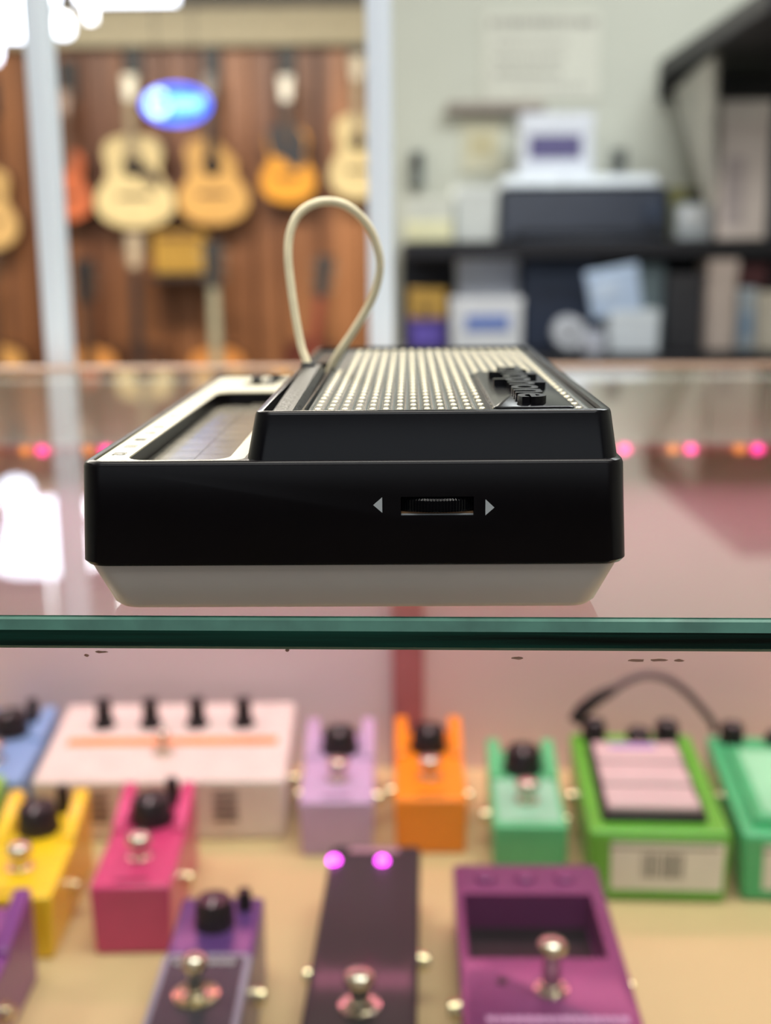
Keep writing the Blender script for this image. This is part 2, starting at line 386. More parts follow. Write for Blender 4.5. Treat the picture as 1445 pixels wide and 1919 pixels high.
for k in range(-1, 20):
    xc = X0 + PXC*k + PXC/2
    y0 = 78.5 if in_badge(xc, 10) else 5.6
    if y0 not in rid:
        rid[y0] = MB().rings([[(-0.5, y, 0), (-0.42, y, 0.22), (-0.2, y, 0.36), (0.2, y, 0.36), (0.42, y, 0.22), (0.5, y, 0)] for y in (y0, 165.7)]).mesh('grille_ridge', M['ridge'], 60)
    o = bpy.data.objects.new('grille_ridge', rid[y0]); COL.objects.link(o); o.parent = gr; o.location = (xc*0.001, 0, 0.03861)
bm_ = MB()
for k in range(20):
    xc = X0 + PXC*k; j = 0
    while True:
        y = 7.6 + 6.15*j; j += 1
        if y > 164.5: break
        if in_badge(xc, y) or (k == 0 and y > 97): continue
        bm_.lathe([(0.68, 38.6), (0.66, 38.74), (0.54, 38.88), (0.3, 38.97), (0.02, 39.0)], (xc, y, 0), n=10)
bo = bm_.build('grille_bump', M['bump'], gr, smooth=60); bo['kind'] = 'stuff'
badge = MB().loft([(38.62, 27.3, 42.9, 5.9, 76.4, 1.2), (39.75, 27.3, 42.9, 5.9, 76.4, 1.2), (39.95, 27.6, 42.6, 6.2, 76.1, 1.0)], 4).build('badge', M['plastic'], syn, smooth=40)
badge['label'] = 'black name badge with raised lettering'
lt = text_mb('stylophone', 14.0, 0.8, 0.26)
xs_ = [p[0] for p in lt.v]; wdt = max(xs_) - min(xs_)
remap(lt, lambda a, b, c: (36.0 + b*0.80, 40.5 - a*(64.0/wdt), 40.75 + c)).build('raised_lettering', M['plastic'], badge, smooth=40)
# stylus lying in the groove, tethered by its cord
sty = thing('stylus', 'speckled grey stylus with ivory cord resting in the groove of the black synthesizer', 'stylus', dloc, DY)
MB().rings([[(-15.9, y, zt), (-15.9+0.7, y, zt+tp), (-11.6, y, zt+tp), (-10.5, y, zt+tp-1.6), (-10.6, y, zb), (-15.7, y, zb)] for y, zt, tp, zb in ((5.6, 38.7, 0.6, 34.2), (40, 39.6, 0.6, 35), (80, 40.6, 0.7, 36), (86, 40.6, 0.6, 36.5))]).build('barrel', M['stylus'], sty, smooth=30)
lp = [(578,697),(574,676),(565,650),(555,600),(546,540),(540,480),(544,435),(562,399),(598,379),(638,381),(672,402),(698,438),(712,490),(706,535),(690,575),(662,622),(636,660),(619,692),(612,712)]
inv = Matrix.Translation(dloc) @ Matrix.Rotation(DY, 4, 'Z'); inv.invert()
pts = []
for i, (px_, py_) in enumerate(lp):
    q = inv @ at(px_, py_, (0.3045 + 0.020*i/(len(lp)-1))); pts.append(tuple(q*1000))
MB().tube(spline(pts, 6), 1.1, 12).build('cord', M['cord'], sty, smooth=80)
MB().lathe([(1.9, 0), (1.9, 1.2), (1.5, 1.6)], (pts[0][0]+0.0, pts[0][1], 40.6), n=14).build('cord_grommet', M['black'], sty, smooth=50)

# ------------------------------------------------------------------ effect pedals on the deck
def dpt(px, py, h=0.0):
    """point of the case deck (or h mm above it) seen at that place of the photograph"""
    d = _R @ Vector(((px - 722.5) / F_PX, -(py - 959.5) / F_PX, -1.0))
    z = (ZD + 0.3 + h)*0.001
    return CAM + d*((z - CAM.z)/d.z)

def footswitch(par, x, y, z, r=6.5, tall=11.0, capr=5.6):
    o = MB().lathe([(r, z-0.3), (r, z+0.9), (r*0.72, z+1.4), (r*0.7, z+3.4), (r*0.55, z+3.8)], (x, y, 0), n=18).build('footswitch', M['nickel'], par, smooth=40)
    MB().lathe([(capr*0.62, z+3.5), (capr*0.62, z+tall-4), (capr, z+tall-3.4), (capr, z+tall-1.6), (capr*0.93, z+tall-0.5), (capr*0.75, z+tall+0.5), (capr*0.45, z+tall+1.2), (0.1, z+tall+1.5)], (x, y, 0), n=18).build('button', M['nickel'], o, smooth=40)
    return o
def knob(par, x, y, z, r, h, top=True, waist=1.0, m=None):
    n = 32; mb = MB()
    prof = [(r*1.06, z), (r*1.06, z+h*0.12), (r*waist, z+h*0.3), (r*waist*0.97, z+h*0.86), (r*0.86*max(waist, .9), z+h), (0.1, z+h)]
    mb.rings([[(x + rr*(1 if i % 2 else 0.95)*math.cos(2*math.pi*i/n), y + rr*(1 if i % 2 else 0.95)*math.sin(2*math.pi*i/n), zz) for i in range(n)] for rr, zz in prof])
    o = mb.build('knob', m or M['knob'], par, smooth=35)
    if top: MB().box(x-0.5, x+0.5, y-r*0.85, y-r*0.1, z+h-0.1, z+h+0.15).build('pointer_line', M['white_print'], o)
    return o
def jack(par, x, y, z, side):
    s = side
    MB().lathe([(5.0, x-s*0.4), (5.0, x+s*1.0), (3.9, x+s*1.3), (3.9, x+s*4.0), (3.0, x+s*4.6), (2.2, x+s*4.4)] if s > 0 else
               [(2.2, x+s*4.4), (3.0, x+s*4.6), (3.9, x+s*4.0), (3.9, x+s*1.3), (5.0, x+s*1.0), (5.0, x-s*0.4)], (0, y, z), 'x', 16).build('jack', M['brass'], par, smooth=40)

def paint(name, c, **k):
    return mat(name, c, k.pop('rough', 0.35), var=0.03, scale=50, coat=0.25, **k)

def mini(label, loc, rz, c, W=42, D=90, Hf=33, Hm=39, Hr=47, plate=None, kn=10.6, small=False):
    t = thing('effect_pedal', label, 'effect pedal', loc, rz, 'guitar pedals on the tan deck')
    m = paint('pedal_paint', c); w_ = W/2; ym = D*0.58
    mb = MB()
    mb.hexa([(-w_+1,0.8,0),(w_-1,0.8,0),(w_,D,0),(-w_,D,0),(-w_,0,Hf),(w_,0,Hf),(w_,ym,Hm),(-w_,ym,Hm)][:4] + [(-w_,0,Hf),(w_,0,Hf),(w_,D,Hm-2),(-w_,D,Hm-2)])
    mb.build('body', m, t, bevel=1.6, seg=3)
    for s in (-1, 1):                                  # raised side cheeks beside the knob
        x0, x1 = (-w_, -w_+W*0.19) if s < 0 else (w_-W*0.19, w_)
        MB().hexa([(x0,ym,Hf-3),(x1,ym,Hf-3),(x1,D,Hf-3),(x0,D,Hf-3),(x0,ym,Hm-1.2),(x1,ym,Hm-1.2),(x1,D,Hr),(x0,D,Hr)]).build('side_cheek', m, t, bevel=1.3, seg=2)
    zt = Hm - 2
    knob(t, 0, ym+kn+1, zt-0.6, kn, 13.5)
    if small: knob(t, w_-W*0.3, D-7, zt-0.6, 3.6, 15, False)
    yf = D*0.30; zf = Hf + (Hm-2-Hf)*0.3
    if plate:
        MB().hexa([(-w_+3,4,Hf-0.4),(w_-3,4,Hf-0.4),(w_-3,ym-1,Hm-3),(-w_+3,ym-1,Hm-3),(-w_+3,4,Hf+0.7),(w_-3,4,Hf+0.7),(w_-3,ym-1,Hf+0.5+(Hm-2-Hf)*0.58),(-w_+3,ym-1,Hf+0.5+(Hm-2-Hf)*0.58)]).build('face_plate', plate, t, bevel=0.3)
    footswitch(t, 0, yf, zf+0.3, 6.5, 12, 6.3)
    b = MB(); b.box(-8, 8, 4.5, 6.4, Hf+0.2, Hf+0.75); b.build('printed_name', mat('faded_print', tuple(int(v*0.62) for v in c), 0.5), t)
    jack(t, -w_, D*0.5, Hf*0.5, -1); jack(t, w_, D*0.44, Hf*0.5, 1)
    return t
def face_loc(px0, px1, py, H):
    a, b = dpt(px0, py, H), dpt(px1, py, H); c = (a+b)/2; c.z = ZD*0.001 + 0.0003; return c
mini('small lilac pedal with pink lit footswitch, beside the white four-knob pedal', face_loc(559, 701, 1500, 34), math.radians(0), (196, 168, 206), W=42)
mini('small bright orange pedal with one black knob, middle of the back row', face_loc(738, 877, 1498, 33.3), math.radians(-1.0), (252, 146, 20), W=41)
mini('small mint green pedal with pale face plate, between orange and big green pedals', face_loc(924, 1066, 1545, 34), math.radians(-2.5), (92, 196, 134), W=40, Hr=45, plate=mat('pale_mint_plate', (150, 206, 176), 0.3))
mini('small raspberry pink pedal standing in front of the white four-knob pedal', face_loc(167, 318, 1661, 36.3), math.radians(0.8), (206, 62, 116), W=39, Hf=36, Hm=41, Hr=49, small=True)
mini('small yellow pedal with a chunky black knob left of the raspberry pedal', face_loc(-75, 95, 1685, 32.7), math.radians(1.5), (250, 206, 24), W=43, small=True)
mini('small lime green pedal cut by the left frame edge behind the yellow pedal', Vector((-0.236, 0.536, ZD*0.001 + 0.0003)), 0.0, (138, 196, 70), W=42)
mini('small violet pedal cut by the left frame edge in front of the yellow pedal', Vector((-0.186, 0.413, ZD*0.001 + 0.0003)), 0.0, (128, 64, 138), W=42)
# blue pedal at the far left
b = mini('sky blue pedal at the far left end of the back row', Vector((-0.2345, 0.640, ZD*0.001 + 0.0003)), math.radians(1), (136, 172, 220), W=46, D=88, Hf=36, Hm=43, Hr=48, small=True)

def white_pedal():
    a, c = dpt(62, 1463, 38.2), dpt(531, 1463, 38.2); p = (a+c)/2; p.z = ZD*0.001 + 0.0003
    t = thing('effect_pedal', 'wide white pedal with four black knobs and an orange stripe', 'effect pedal', p, 0.0, 'guitar pedals on the tan deck')
    W, D, Hf, Hr = 146, 89, 38, 51; w_ = W/2; sl = (Hr-Hf)/D
    MB().hexa([(-w_+1,2,0),(w_-1,2,0),(w_-1,D,0),(-w_+1,D,0),(-w_,0,Hf),(w_,0,Hf),(w_,D,Hr),(-w_,D,Hr)]).build('body', paint('white_pedal_paint', (228, 216, 208)), t, bevel=2.5, seg=3)
    zz = lambda y: Hf + sl*y
    MB().hexa([(-62,38,zz(38)-0.5),(65,38,zz(38)-0.5),(65,46,zz(46)-0.5),(-62,46,zz(46)-0.5),(-62,38,zz(38)+0.3),(65,38,zz(38)+0.3),(65,46,zz(46)+0.3),(-62,46,zz(46)+0.3)]).build('orange_stripe', mat('orange_print', (240, 146, 70), 0.4), t)
    for i in range(4):
        knob(t, -44 + i*28.8, 62, zz(62)-0.8, 6.8, 17, False, 0.72)
    footswitch(t, -2, 30, zz(30), 6, 13, 4.0)
    for x0 in (31, -43):
        for i in range(5):
            MB().box(x0, x0+14, 0.1, 0.9+i*0.15, 13+i*4.2, 14.6+i*4.2).build('front_slot', M['dark_print'], t)
    jack(t, w_, 40, 20, 1); jack(t, -w_, 40, 20, -1)
white_pedal()

def treadle_pedal(label, pxl, pxr, py, H, rz, c, padc, W, D, sticker):
    p = face_loc(pxl, pxr, py, H)
    t = thing('effect_pedal', label, 'effect pedal', p, rz, 'guitar pedals on the tan deck')
    m = paint('pedal_paint', c); w_ = W/2; Hr = H + 6; sl = (Hr-H)/D
    MB().hexa([(-w_+1.5,2,0),(w_-1.5,2,0),(w_-1.5,D,0),(-w_+1.5,D,0),(-w_,0,H),(w_,0,H),(w_,D,Hr),(-w_,D,Hr)]).build('body', m, t, bevel=3.2, seg=4)
    zz = lambda y: H + sl*y
    def slab(x0, x1, y0, y1, b_, h, name, mm, par, bev=0.8):
        return MB().hexa([(x0,y0,zz(y0)+b_),(x1,y0,zz(y0)+b_),(x1,y1,zz(y1)+b_),(x0,y1,zz(y1)+b_),(x0,y0,zz(y0)+h),(x1,y0,zz(y0)+h),(x1,y1,zz(y1)+h),(x0,y1,zz(y1)+h)]).build(name, mm, par, bevel=bev)
    fr = slab(-w_+8, w_-11, 9, D-22, -1, 4.5, 'treadle', M['black'] if padc else m, t, 1.5)
    if padc:
        pm = mat('treadle_pad', padc, 0.3, var=0.02)
        k = 6; y0 = 12.0; st = (D-25-y0)/k
        for i in range(k):
            slab(-w_+11, w_-14, y0+i*st+0.5, y0+(i+1)*st-0.5, 4.2, 6.4 + 1.3*(i % 2 == 0), 'pad_rib', pm, fr, 0.9)
        bl = MB().hexa([(-16,D-34,zz(D-34)+6.3),(10,D-34,zz(D-34)+6.3),(10,D-29.5,zz(D-29.5)+6.3),(-16,D-29.5,zz(D-29.5)+6.3),(-16,D-34,zz(D-34)+6.6),(10,D-34,zz(D-34)+6.6),(10,D-29.5,zz(D-29.5)+6.6),(-16,D-29.5,zz(D-29.5)+6.6)]).build('printed_mark', mat('lavender_print', (150, 130, 210), 0.4), fr)
    else:
        slab(-w_+14, w_-16, 14, D-30, 4.4, 4.9, 'pale_inlay', mat('pale_mint_print', (150, 226, 180), 0.35), fr, 0.1)
    for kx, hh in ((-w_+14, 12), (4, 7), (w_-16, 12)):
        knob(t, kx, D-9, zz(D-9)-0.5, 7.0, hh, True)
    if sticker:
        s = MB().hexa([(-w_+12,1.6,7),(w_-4,1.6,7),(w_-4,2.6,7),(-w_+12,2.6,7),(-w_+11.5,-0.15,H-6),(w_-3.5,-0.15,H-6),(w_-3.5,1,H-6),(-w_+11.5,1,H-6)]).build('price_sticker', M['sticker'], t)
        x = -9.0
        while x < 12:
            bw = random.choice((0.5, 0.9, 1.4))
            MB().hexa([(x,0.95,14),(x+bw,0.95,14),(x+bw,1.4,14),(x,1.4,14),(x,0.15,H-12),(x+bw,0.15,H-12),(x+bw,0.9,H-12),(x,0.9,H-12)]).build('barcode_bar', M['dark_print'], s); x += bw + random.choice((0.6, 1.0, 1.3))
        MB().hexa([(-26,0.05,H-9.5),(30,0.05,H-9.5),(30,0.4,H-9.5),(-26,0.4,H-9.5),(-26,-0.12,H-8.4),(30,-0.12,H-8.4),(30,0.3,H-8.4),(-26,0.3,H-8.4)]).build('printed_line', M['dark_print'], s)
    jack(t, -w_, D*0.62, H*0.62, -1); jack(t, w_, D*0.66, H*0.62, 1)
treadle_pedal('big grass green pedal with ribbed pinkish treadle and white barcode sticker', 1104, 1374, 1560, 40.3, math.radians(-3.5), (96, 178, 52), (208, 188, 188), 73, 116, True)
treadle_pedal('big sea green pedal cut by the right frame edge', 1397, 1660, 1568, 38.6, math.radians(-5.5), (70, 184, 122), None, 73, 116, True)

def patch_cable():
    pp = [(1078,1352),(1092,1330),(1120,1308),(1150,1292),(1180,1274),(1215,1265),(1250,1272),(1283,1294),(1310,1322),(1334,1352),(1340,1372)]
    q = [at(a, b_, 0.684) for a, b_ in pp]
    o = thing('patch_cable', 'black patch cable arching over the big grass green pedal', 'cable', (q[0].x, q[0].y, ZD*0.001))
    R_ = o.location
    loc = [((v - R_)*1000) for v in q]
    MB().tube([tuple(v) for v in loc[:4]], [4.6, 4.6, 4.2, 3.0], 12).build('plug', M['black'], o, smooth=60)
    MB().tube(spline([tuple(v) for v in loc[3:]], 5), 2.4, 10).build('cord', mat('grey_black_cord', (84, 74, 78), 0.5), o, smooth=80)
patch_cable()

def black_pedal():
    p = (dpt(559, 1919, 36) + dpt(780, 1919, 36))/2
    p.z = ZD*0.001 + 0.0003; p.y -= 0.010
    t = thing('effect_pedal', 'long black pedal with two glowing pink lights, foremost in the middle', 'effect pedal', p, math.radians(-2.4), 'guitar pedals on the tan deck')
    W, D, H = 46, 156, 36; w_ = W/2
    MB().hexa([(-w_+1,1,0),(w_-1,1,0),(w_-1,D,0),(-w_+1,D,0),(-w_,0,H),(w_,0,H),(w_,D,H),(-w_,D,H)]).build('body', paint('black_pedal_paint', (22, 22, 28), rough=0.55), t, bevel=3, seg=4)
    footswitch(t, 0, 21, H, 8.5, 15, 6.4)
    for x0 in (-20, 4.0):
        MB().lathe([(3.0, H-0.4), (3.0, H+0.8), (2.4, H+2.0), (1.2, H+2.8), (0.1, H+3.0)], (x0, D-18, 0), n=14).build('indicator_light', mat('magenta_indicator', (255, 120, 230), 0.3, emit=(235, 60, 235), estr=9.0), t, smooth=50)
    MB().box(-13, 12, D-9, D-4.0, H, H+0.4).build('printed_name', mat('dusty_pink_print', (176, 136, 150), 0.4), t)
    jack(t, -w_, 66, 20, -1); jack(t, w_, 78, 20, 1)
black_pedal()

def purple_pedal():
    p = (dpt(865, 1919, 36) + dpt(1208, 1919, 36))/2
    p.z = ZD*0.001 + 0.0003; p.y -= 0.012
    t = thing('effect_pedal', 'wide metallic purple pedal with recessed dark trough and tall footswitch', 'effect pedal', p, math.radians(-1.4), 'guitar pedals on the tan deck')
    W, D, H = 71, 138, 36; w_ = W/2
    b = MB().loft([(0, -w_+1, w_-1, 1, D-1, 3), (H-2, -w_, w_, 0, D, 3), (H-0.6, -w_+0.5, w_-0.5, 0.5, D-0.5, 3), (H, -w_+2, w_-2, 2, D-2, 2)], 5).build('body', paint('purple_metallic_paint', (124, 58, 112), rough=0.3, metal=0.25), t, smooth=40)
    carve(b, [MB().hexa([(-w_+5,62,H-13),(w_-8,62,H-13),(w_-8,D-30,H-17),(-w_+5,D-30,H-17),(-w_+4,56,H+2),(w_-7,56,H+2),(w_-7,D-29,H+2),(-w_+4,D-29,H+2)])], 30)
    for kx in (-20, -1, 18):
        knob(t, kx, D-14, H-1, 5.0, 3.0, False, m=b.data.materials[0])
    MB().hexa([(-w_+6,63,H-13.0),(w_-9,63,H-13.0),(w_-9,D-31,H-16.8),(-w_+6,D-31,H-16.8),(-w_+6,63,H-12.4),(w_-9,63,H-12.4),(w_-9,D-31,H-16.2),(-w_+6,D-31,H-16.2)]).build('trough_floor', M['black'], t)  # dark sheet that blackens the trough floor
    footswitch(t, 1.5, 34, H, 7, 22, 6.0)
    MB().lathe([(2.2, H-0.3), (2.2, H+0.4), (1.6, H+0.5)], (-18, 40, 0), n=14).build('light_socket', M['black'], t, smooth=40)
    mb = MB(); x = -26.0
    while x < 28:
        bw = random.uniform(2.2, 3.6); mb.box(x, x+bw, 12.5, 16.5, H, H+0.25); x += bw + 0.7
    mb.build('printed_name', mat('pale_pink_print', (206, 160, 204), 0.4), t)
    jack(t, -w_, 44, 20, -1); jack(t, w_, 60, 20, 1)
purple_pedal()

def slate_pedal():
    p = (dpt(267, 1919, 40) + dpt(446, 1919, 40))/2
    p.z = ZD*0.001 + 0.0003; p.y -= 0.012
    t = thing('effect_pedal', 'dark purple pedal with slate face plate in a silver border, lower left', 'effect pedal', p, math.radians(-0.4), 'guitar pedals on the tan deck')
    W, D, H = 38, 106, 37; w_ = W/2
    MB().hexa([(-w_,0,0),(w_,0,0),(w_,D,0),(-w_,D,0),(-w_,0,H),(w_,0,H),(w_,D,H+3),(-w_,D,H+3)]).build('body', paint('deep_purple_paint', (92, 58, 124), metal=0.2), t, bevel=2, seg=3)
    pl_ = MB().loft([(H-1, -w_+0.2, w_-0.2, 0.5, 60, 4), (H+3.2, -w_+0.2, w_-0.2, 0.5, 60, 4)]).build('face_plate', mat('silver_blue_border', (146, 156, 172), 0.35, 0.3), t, bevel=0.6)
    MB().loft([(H+3, -w_+3.0, w_-3.0, 4, 56.5, 1.5), (H+3.5, -w_+3.0, w_-3.0, 4, 56.5, 1.5)]).build('slate_inlay', mat('slate_inlay', (48, 53, 64), 0.35), pl_)
    mb = MB()
    for x0 in (-13.5, -9.5, 0.5, 4.5, 8.5):
        mb.lathe([(1.7, H+3.45), (1.7, H+3.7), (0.9, H+3.7), (0.9, H+3.45)], (x0+1.7, 52.5, 0), n=12)
    mb.build('printed_letters', M['white_print'], pl_)
    o = MB().lathe([(9.4, H+3.3), (9.4, H+4.6), (7.2, H+5.2), (6.4, H+4.2)], (-0.5, 29, 0), n=24).build('washer', M['brass'], t, smooth=40)
    footswitch(t, -0.5, 29, H+4, 5.4, 17, 5.4)
    knob(t, -1, D-22, H+1, 8.6, 14, True); knob(t, 11, D-10, H+2, 3.4, 10, False)
    jack(t, w_, 62, 18, 1); jack(t, -w_, 62, 18, -1)
slate_pedal()

# ------------------------------------------------------------------ guitars on and below the back wall
def outline(W, H, cut=False):
    pts = [(0,0),(0.02,.36),(0.055,.6),(.11,.82),(.2,.965),(.3,1.0),(.41,.92),(.5,.76),(.58,.665),(.66,.67),(.76,.74),(.85,.745),(.92,.66),(.965,.48),(.99,.25),(1,0.06)]
    sp = spline([(b_, a, 0) for a, b_ in pts], 3)
    L = [(-v.x*W/2, v.y*H) for v in sp]; Rr = [(v.x*W/2, v.y*H) for v in sp]
    if cut: Rr = [((min(x_, W*0.40 - (z_/H-0.66)*W*1.1) if z_/H > 0.66 else x_), z_) for x_, z_ in Rr]; Rr = [(max(x_, W*0.07), z_) if z_/H > 0.66 else (x_, z_) for x_, z_ in Rr]
    return Rr[1:] + list(reversed(L))
SB = {}
def guitar(label, px, pyb, pxw, pxh, Y, top, side, neck_c, head_c, neck_px, cut=False, guard=None, rz=0.0, tilt=0.0, hang=True, holes=True, hw=1.0, hangs=''):
    """px, pyb: foot of the body; pxw, pxh: body width and height; neck_px: nut to body, all as seen in the photograph at distance Y"""
    k = Y/F_PX
    p = at(px, pyb, Y)
    W, H = pxw*k, at(px, pyb-pxh, Y).z - p.z; NL = at(px, pyb-pxh-neck_px, Y).z - p.z - H
    t = thing('guitar', label, 'guitar', p, rz, 'guitars along the wooden back wall')
    t.rotation_euler = (0, tilt, rz)
    if tilt: t.location.z += 0.035
    m_top = mat('guitar_top', top, 0.3, var=0.05, scale=12, stretch=(4, 4, 0.4)); m_side = mat('guitar_side', side, 0.35, var=0.1, scale=10)
    o_ = outline(W, H, cut)
    MB(1).prism(o_, 0.004, 0.095).build('body', m_side, t, smooth=40)
    sbd = MB(1).prism([(a*0.965, H*0.017 + b_*0.968) for a, b_ in o_], 0.0, 0.006).build('soundboard', m_top, t, smooth=40)
    nk = mat('guitar_neck', neck_c, 0.4, var=0.1)
    if holes:
        MB(1).lathe([(W*0.135, -0.001), (W*0.135, -0.0035), (W*0.12, -0.0035)], (0, 0, H*0.66), 'y', 20).build('soundhole', mat('soundhole_shadow', (30, 20, 16), 0.8), t)
    MB(1).box(-W*0.2, W*0.2, -0.009, 0.001, H*0.33, H*0.375).build('bridge', mat('bridge_wood', (62, 42, 32), 0.5), t, bevel=0.002, seg=1)
    if guard:
        g = [(W*0.10, H*0.72), (W*0.12, H*0.5), (W*0.28, H*0.42), (W*0.33, H*0.5), (W*0.24, H*0.62)]
        if guard == 'big': g = [(-W*0.30, H*0.99), (-W*0.34, H*0.8), (-W*0.26, H*0.62), (-W*0.1, H*0.58), (W*0.16, H*0.42), (W*0.30, H*0.5), (W*0.30, H*0.66), (W*0.33, H*0.8), (W*0.2, H*0.97)]
        MB(1).prism(g, -0.005, 0.0005).build('pickguard', mat('dark_pickguard', (54, 54, 60) if guard == 'big' else (60, 44, 38), 0.3), t)
    MB(1).hexa([(-0.028,-0.012,H*0.72),(0.028,-0.012,H*0.72),(0.028,0.004,H*0.72),(-0.028,0.004,H*0.72),(-0.022,-0.012,H+NL),(0.022,-0.012,H+NL),(0.022,0.0,H+NL),(-0.022,0.0,H+NL)]).build('fingerboard', nk, t)
    MB(1).hexa([(-0.026,0.0,H*0.98),(0.026,0.0,H*0.98),(0.02,0.035,H*0.98),(-0.02,0.035,H*0.98),(-0.021,-0.002,H+NL),(0.021,-0.002,H+NL),(0.016,0.02,H+NL),(-0.016,0.02,H+NL)]).build('neck', m_side, t)
    hl = (0.12 if hang else 0.165)*hw
    hd = MB(1).hexa([(-0.026*hw,-0.008,H+NL-0.004),(0.026*hw,-0.008,H+NL-0.004),(0.026*hw,0.008,H+NL-0.004),(-0.026*hw,0.008,H+NL-0.004),(-0.038*hw,0.012,H+NL+hl),(0.038*hw,0.012,H+NL+hl),(0.038*hw,0.026,H+NL+hl),(-0.038*hw,0.026,H+NL+hl)]).build('headstock', mat('headstock_face', head_c, 0.3, var=0.08), t, bevel=0.004)
    for s in (-1, 1):
        for i in range(3):
            z = H+NL+hl*(0.22+0.27*i); xx = s*(0.03+0.004*i)*hw
            MB(1).lathe([(0.003, xx), (0.003, xx+s*0.010), (0.007, xx+s*0.011), (0.008, xx+s*0.018), (0.005, xx+s*0.021)][::s], (0, 0.010+0.003*i, z), 'x', 8).build('tuner', M['tuner'], hd, smooth=40)
    if hang:
        q = p + Vector((0, 0, H+NL+0.02))
        hg = thing('guitar_hanger', 'black wall hanger at the head of the ' + hangs, 'hanger', (q.x, 6.27, q.z+0.12))
        MB(1).box(-0.045, 0.045, -0.03, 0.0, -0.05, 0.13).build('back_plate', M['black'], hg, bevel=0.006)
        dy = p.y - 6.27
        MB(1).tube([(0, -0.02, 0.0), (0, dy*0.6, -0.04), (0, dy+0.075, -0.11)], 0.009, 8).build('arm', M['black'], hg)
        for s in (-1, 1):
            MB(1).tube([(0, dy+0.075, -0.11), (s*0.036, dy+0.045, -0.134), (s*0.038, dy-0.02, -0.138)], 0.008, 8).build('prong', M['black'], hg)
    return t
PALE = (224, 202, 150); AMB = (214, 166, 96)
YW = 6.12
guitar('pale spruce acoustic guitar with a white headstock, left of the blue sign', 256, 431, 148, 182, YW, PALE, (70, 42, 28), (150, 132, 104), (214, 206, 184), 62, guard='small', hangs='pale spruce guitar')
guitar('amber cutaway acoustic guitar hanging under the right end of the blue sign', 402, 424, 134, 172, YW, AMB, (70, 40, 24), (60, 44, 36), (66, 52, 44), 68, cut=True, hangs='amber cutaway guitar')
guitar('small orange guitar with a large dark pickguard, right of the blue sign', 541, 383, 104, 150, YW, (232, 160, 52), (54, 34, 24), (70, 54, 44), (214, 206, 190), 44, guard='big', holes=False, hangs='small orange guitar')
guitar('pale acoustic guitar half behind the right aluminium post', 672, 376, 108, 166, YW, PALE, (120, 90, 60), (150, 132, 104), (190, 176, 150), 60, hangs='pale guitar behind the right post')
guitar('tan acoustic guitar cut by the left frame edge', -14, 470, 104, 160, YW, (212, 172, 112), (70, 42, 28), (90, 66, 48), (90, 66, 48), 60, hangs='tan guitar at the left edge')
guitar('reddish guitar partly behind the left aluminium post', 132, 416, 84, 140, YW, (196, 104, 66), (84, 44, 30), (100, 70, 52), (120, 84, 60), 60, holes=False, hangs='reddish guitar')
# standing row below, on a low riser
YR = 6.0
pyf = 822
riser = MB(1).box(-2.6, 0.6, 5.7, 6.26, 0, at(722, pyf, YR).z-0.001).build('display_riser', mat('dark_riser', (46, 32, 26), 0.6), bevel=0.01)
tag(riser, 'low dark wooden riser under the standing guitars', 'riser')
pyf = 822
def standing(label, px, head_top, Y=YR, **k):
    hl = 0.165*k.get('hw', 1.0)*F_PX/Y
    guitar(label, px, pyf + (YR-Y)*22, k.pop('w', 140), 178, Y, k.pop('top'), k.pop('side', (60, 36, 24)), k.pop('neck'), k.pop('head'), pyf+(YR-Y)*22-178-head_top-hl, hang=False, **k)
standing('standing guitar with a pale narrow headstock under the pale spruce guitar', 270, 440, top=(84, 52, 34), neck=(58, 42, 36), head=(178, 158, 132), hw=1.0)
standing('standing amber guitar with a black headstock below the amber cutaway guitar', 412, 455, top=(196, 128, 66), neck=(150, 146, 124), head=(40, 36, 34), hw=1.35, Y=5.85)
standing('standing orange guitar with a black headstock beside the left aluminium post', 176, 490, top=(196, 132, 70), neck=(70, 46, 32), head=(24, 22, 24), hw=1.25, Y=5.85)
standing('standing tan guitar at the bottom left frame edge', 4, 470, top=(204, 150, 84), neck=(80, 54, 40), head=(70, 50, 40))
standing('leaning reddish guitar with a dark headstock seen through the cord loop', 566, 492, top=(90, 44, 34), neck=(130, 62, 46), head=(44, 38, 36), tilt=math.radians(9.0), hw=1.2, Y=5.88)
# practice amplifier on a small wall shelf
sp_ = at(342, 512, 6.1)
ws = MB(1).box(sp_.x-0.15, sp_.x+0.15, 6.0, 6.27, sp_.z-0.035, sp_.z).build('wall_shelf', mat('dark_shelf_wood', (50, 32, 24), 0.5), bevel=0.004)
tag(ws, 'short dark wall shelf under the yellow amplifier', 'wall shelf')
am = thing('practice_amplifier', 'small yellow tweed practice amplifier on the short wall shelf', 'amplifier', (sp_.x, 6.02, sp_.z))
MB(1).box(-0.125, 0.125, 0.0, 0.16, 0, 0.2).build('cabinet', mat('yellow_tweed', (198, 154, 62), 0.7, var=0.1, scale=200), am, bevel=0.012)
MB(1).box(-0.105, 0.105, -0.006, 0.002, 0.02, 0.15).build('speaker_cloth', mat('gold_speaker_cloth', (176, 136, 56), 0.8, var=0.15, scale=250), am, bevel=0.003)
MB(1).box(-0.105, 0.105, -0.006, 0.002, 0.16, 0.188).build('control_panel', mat('brown_control_panel', (120, 84, 44), 0.4), am)
MB(1).tube([(-0.05, 0.08, 0.2), (-0.045, 0.08, 0.225), (0.045, 0.08, 0.225), (0.05, 0.08, 0.2)], 0.007, 8).build('carry_handle', M['black'], am)

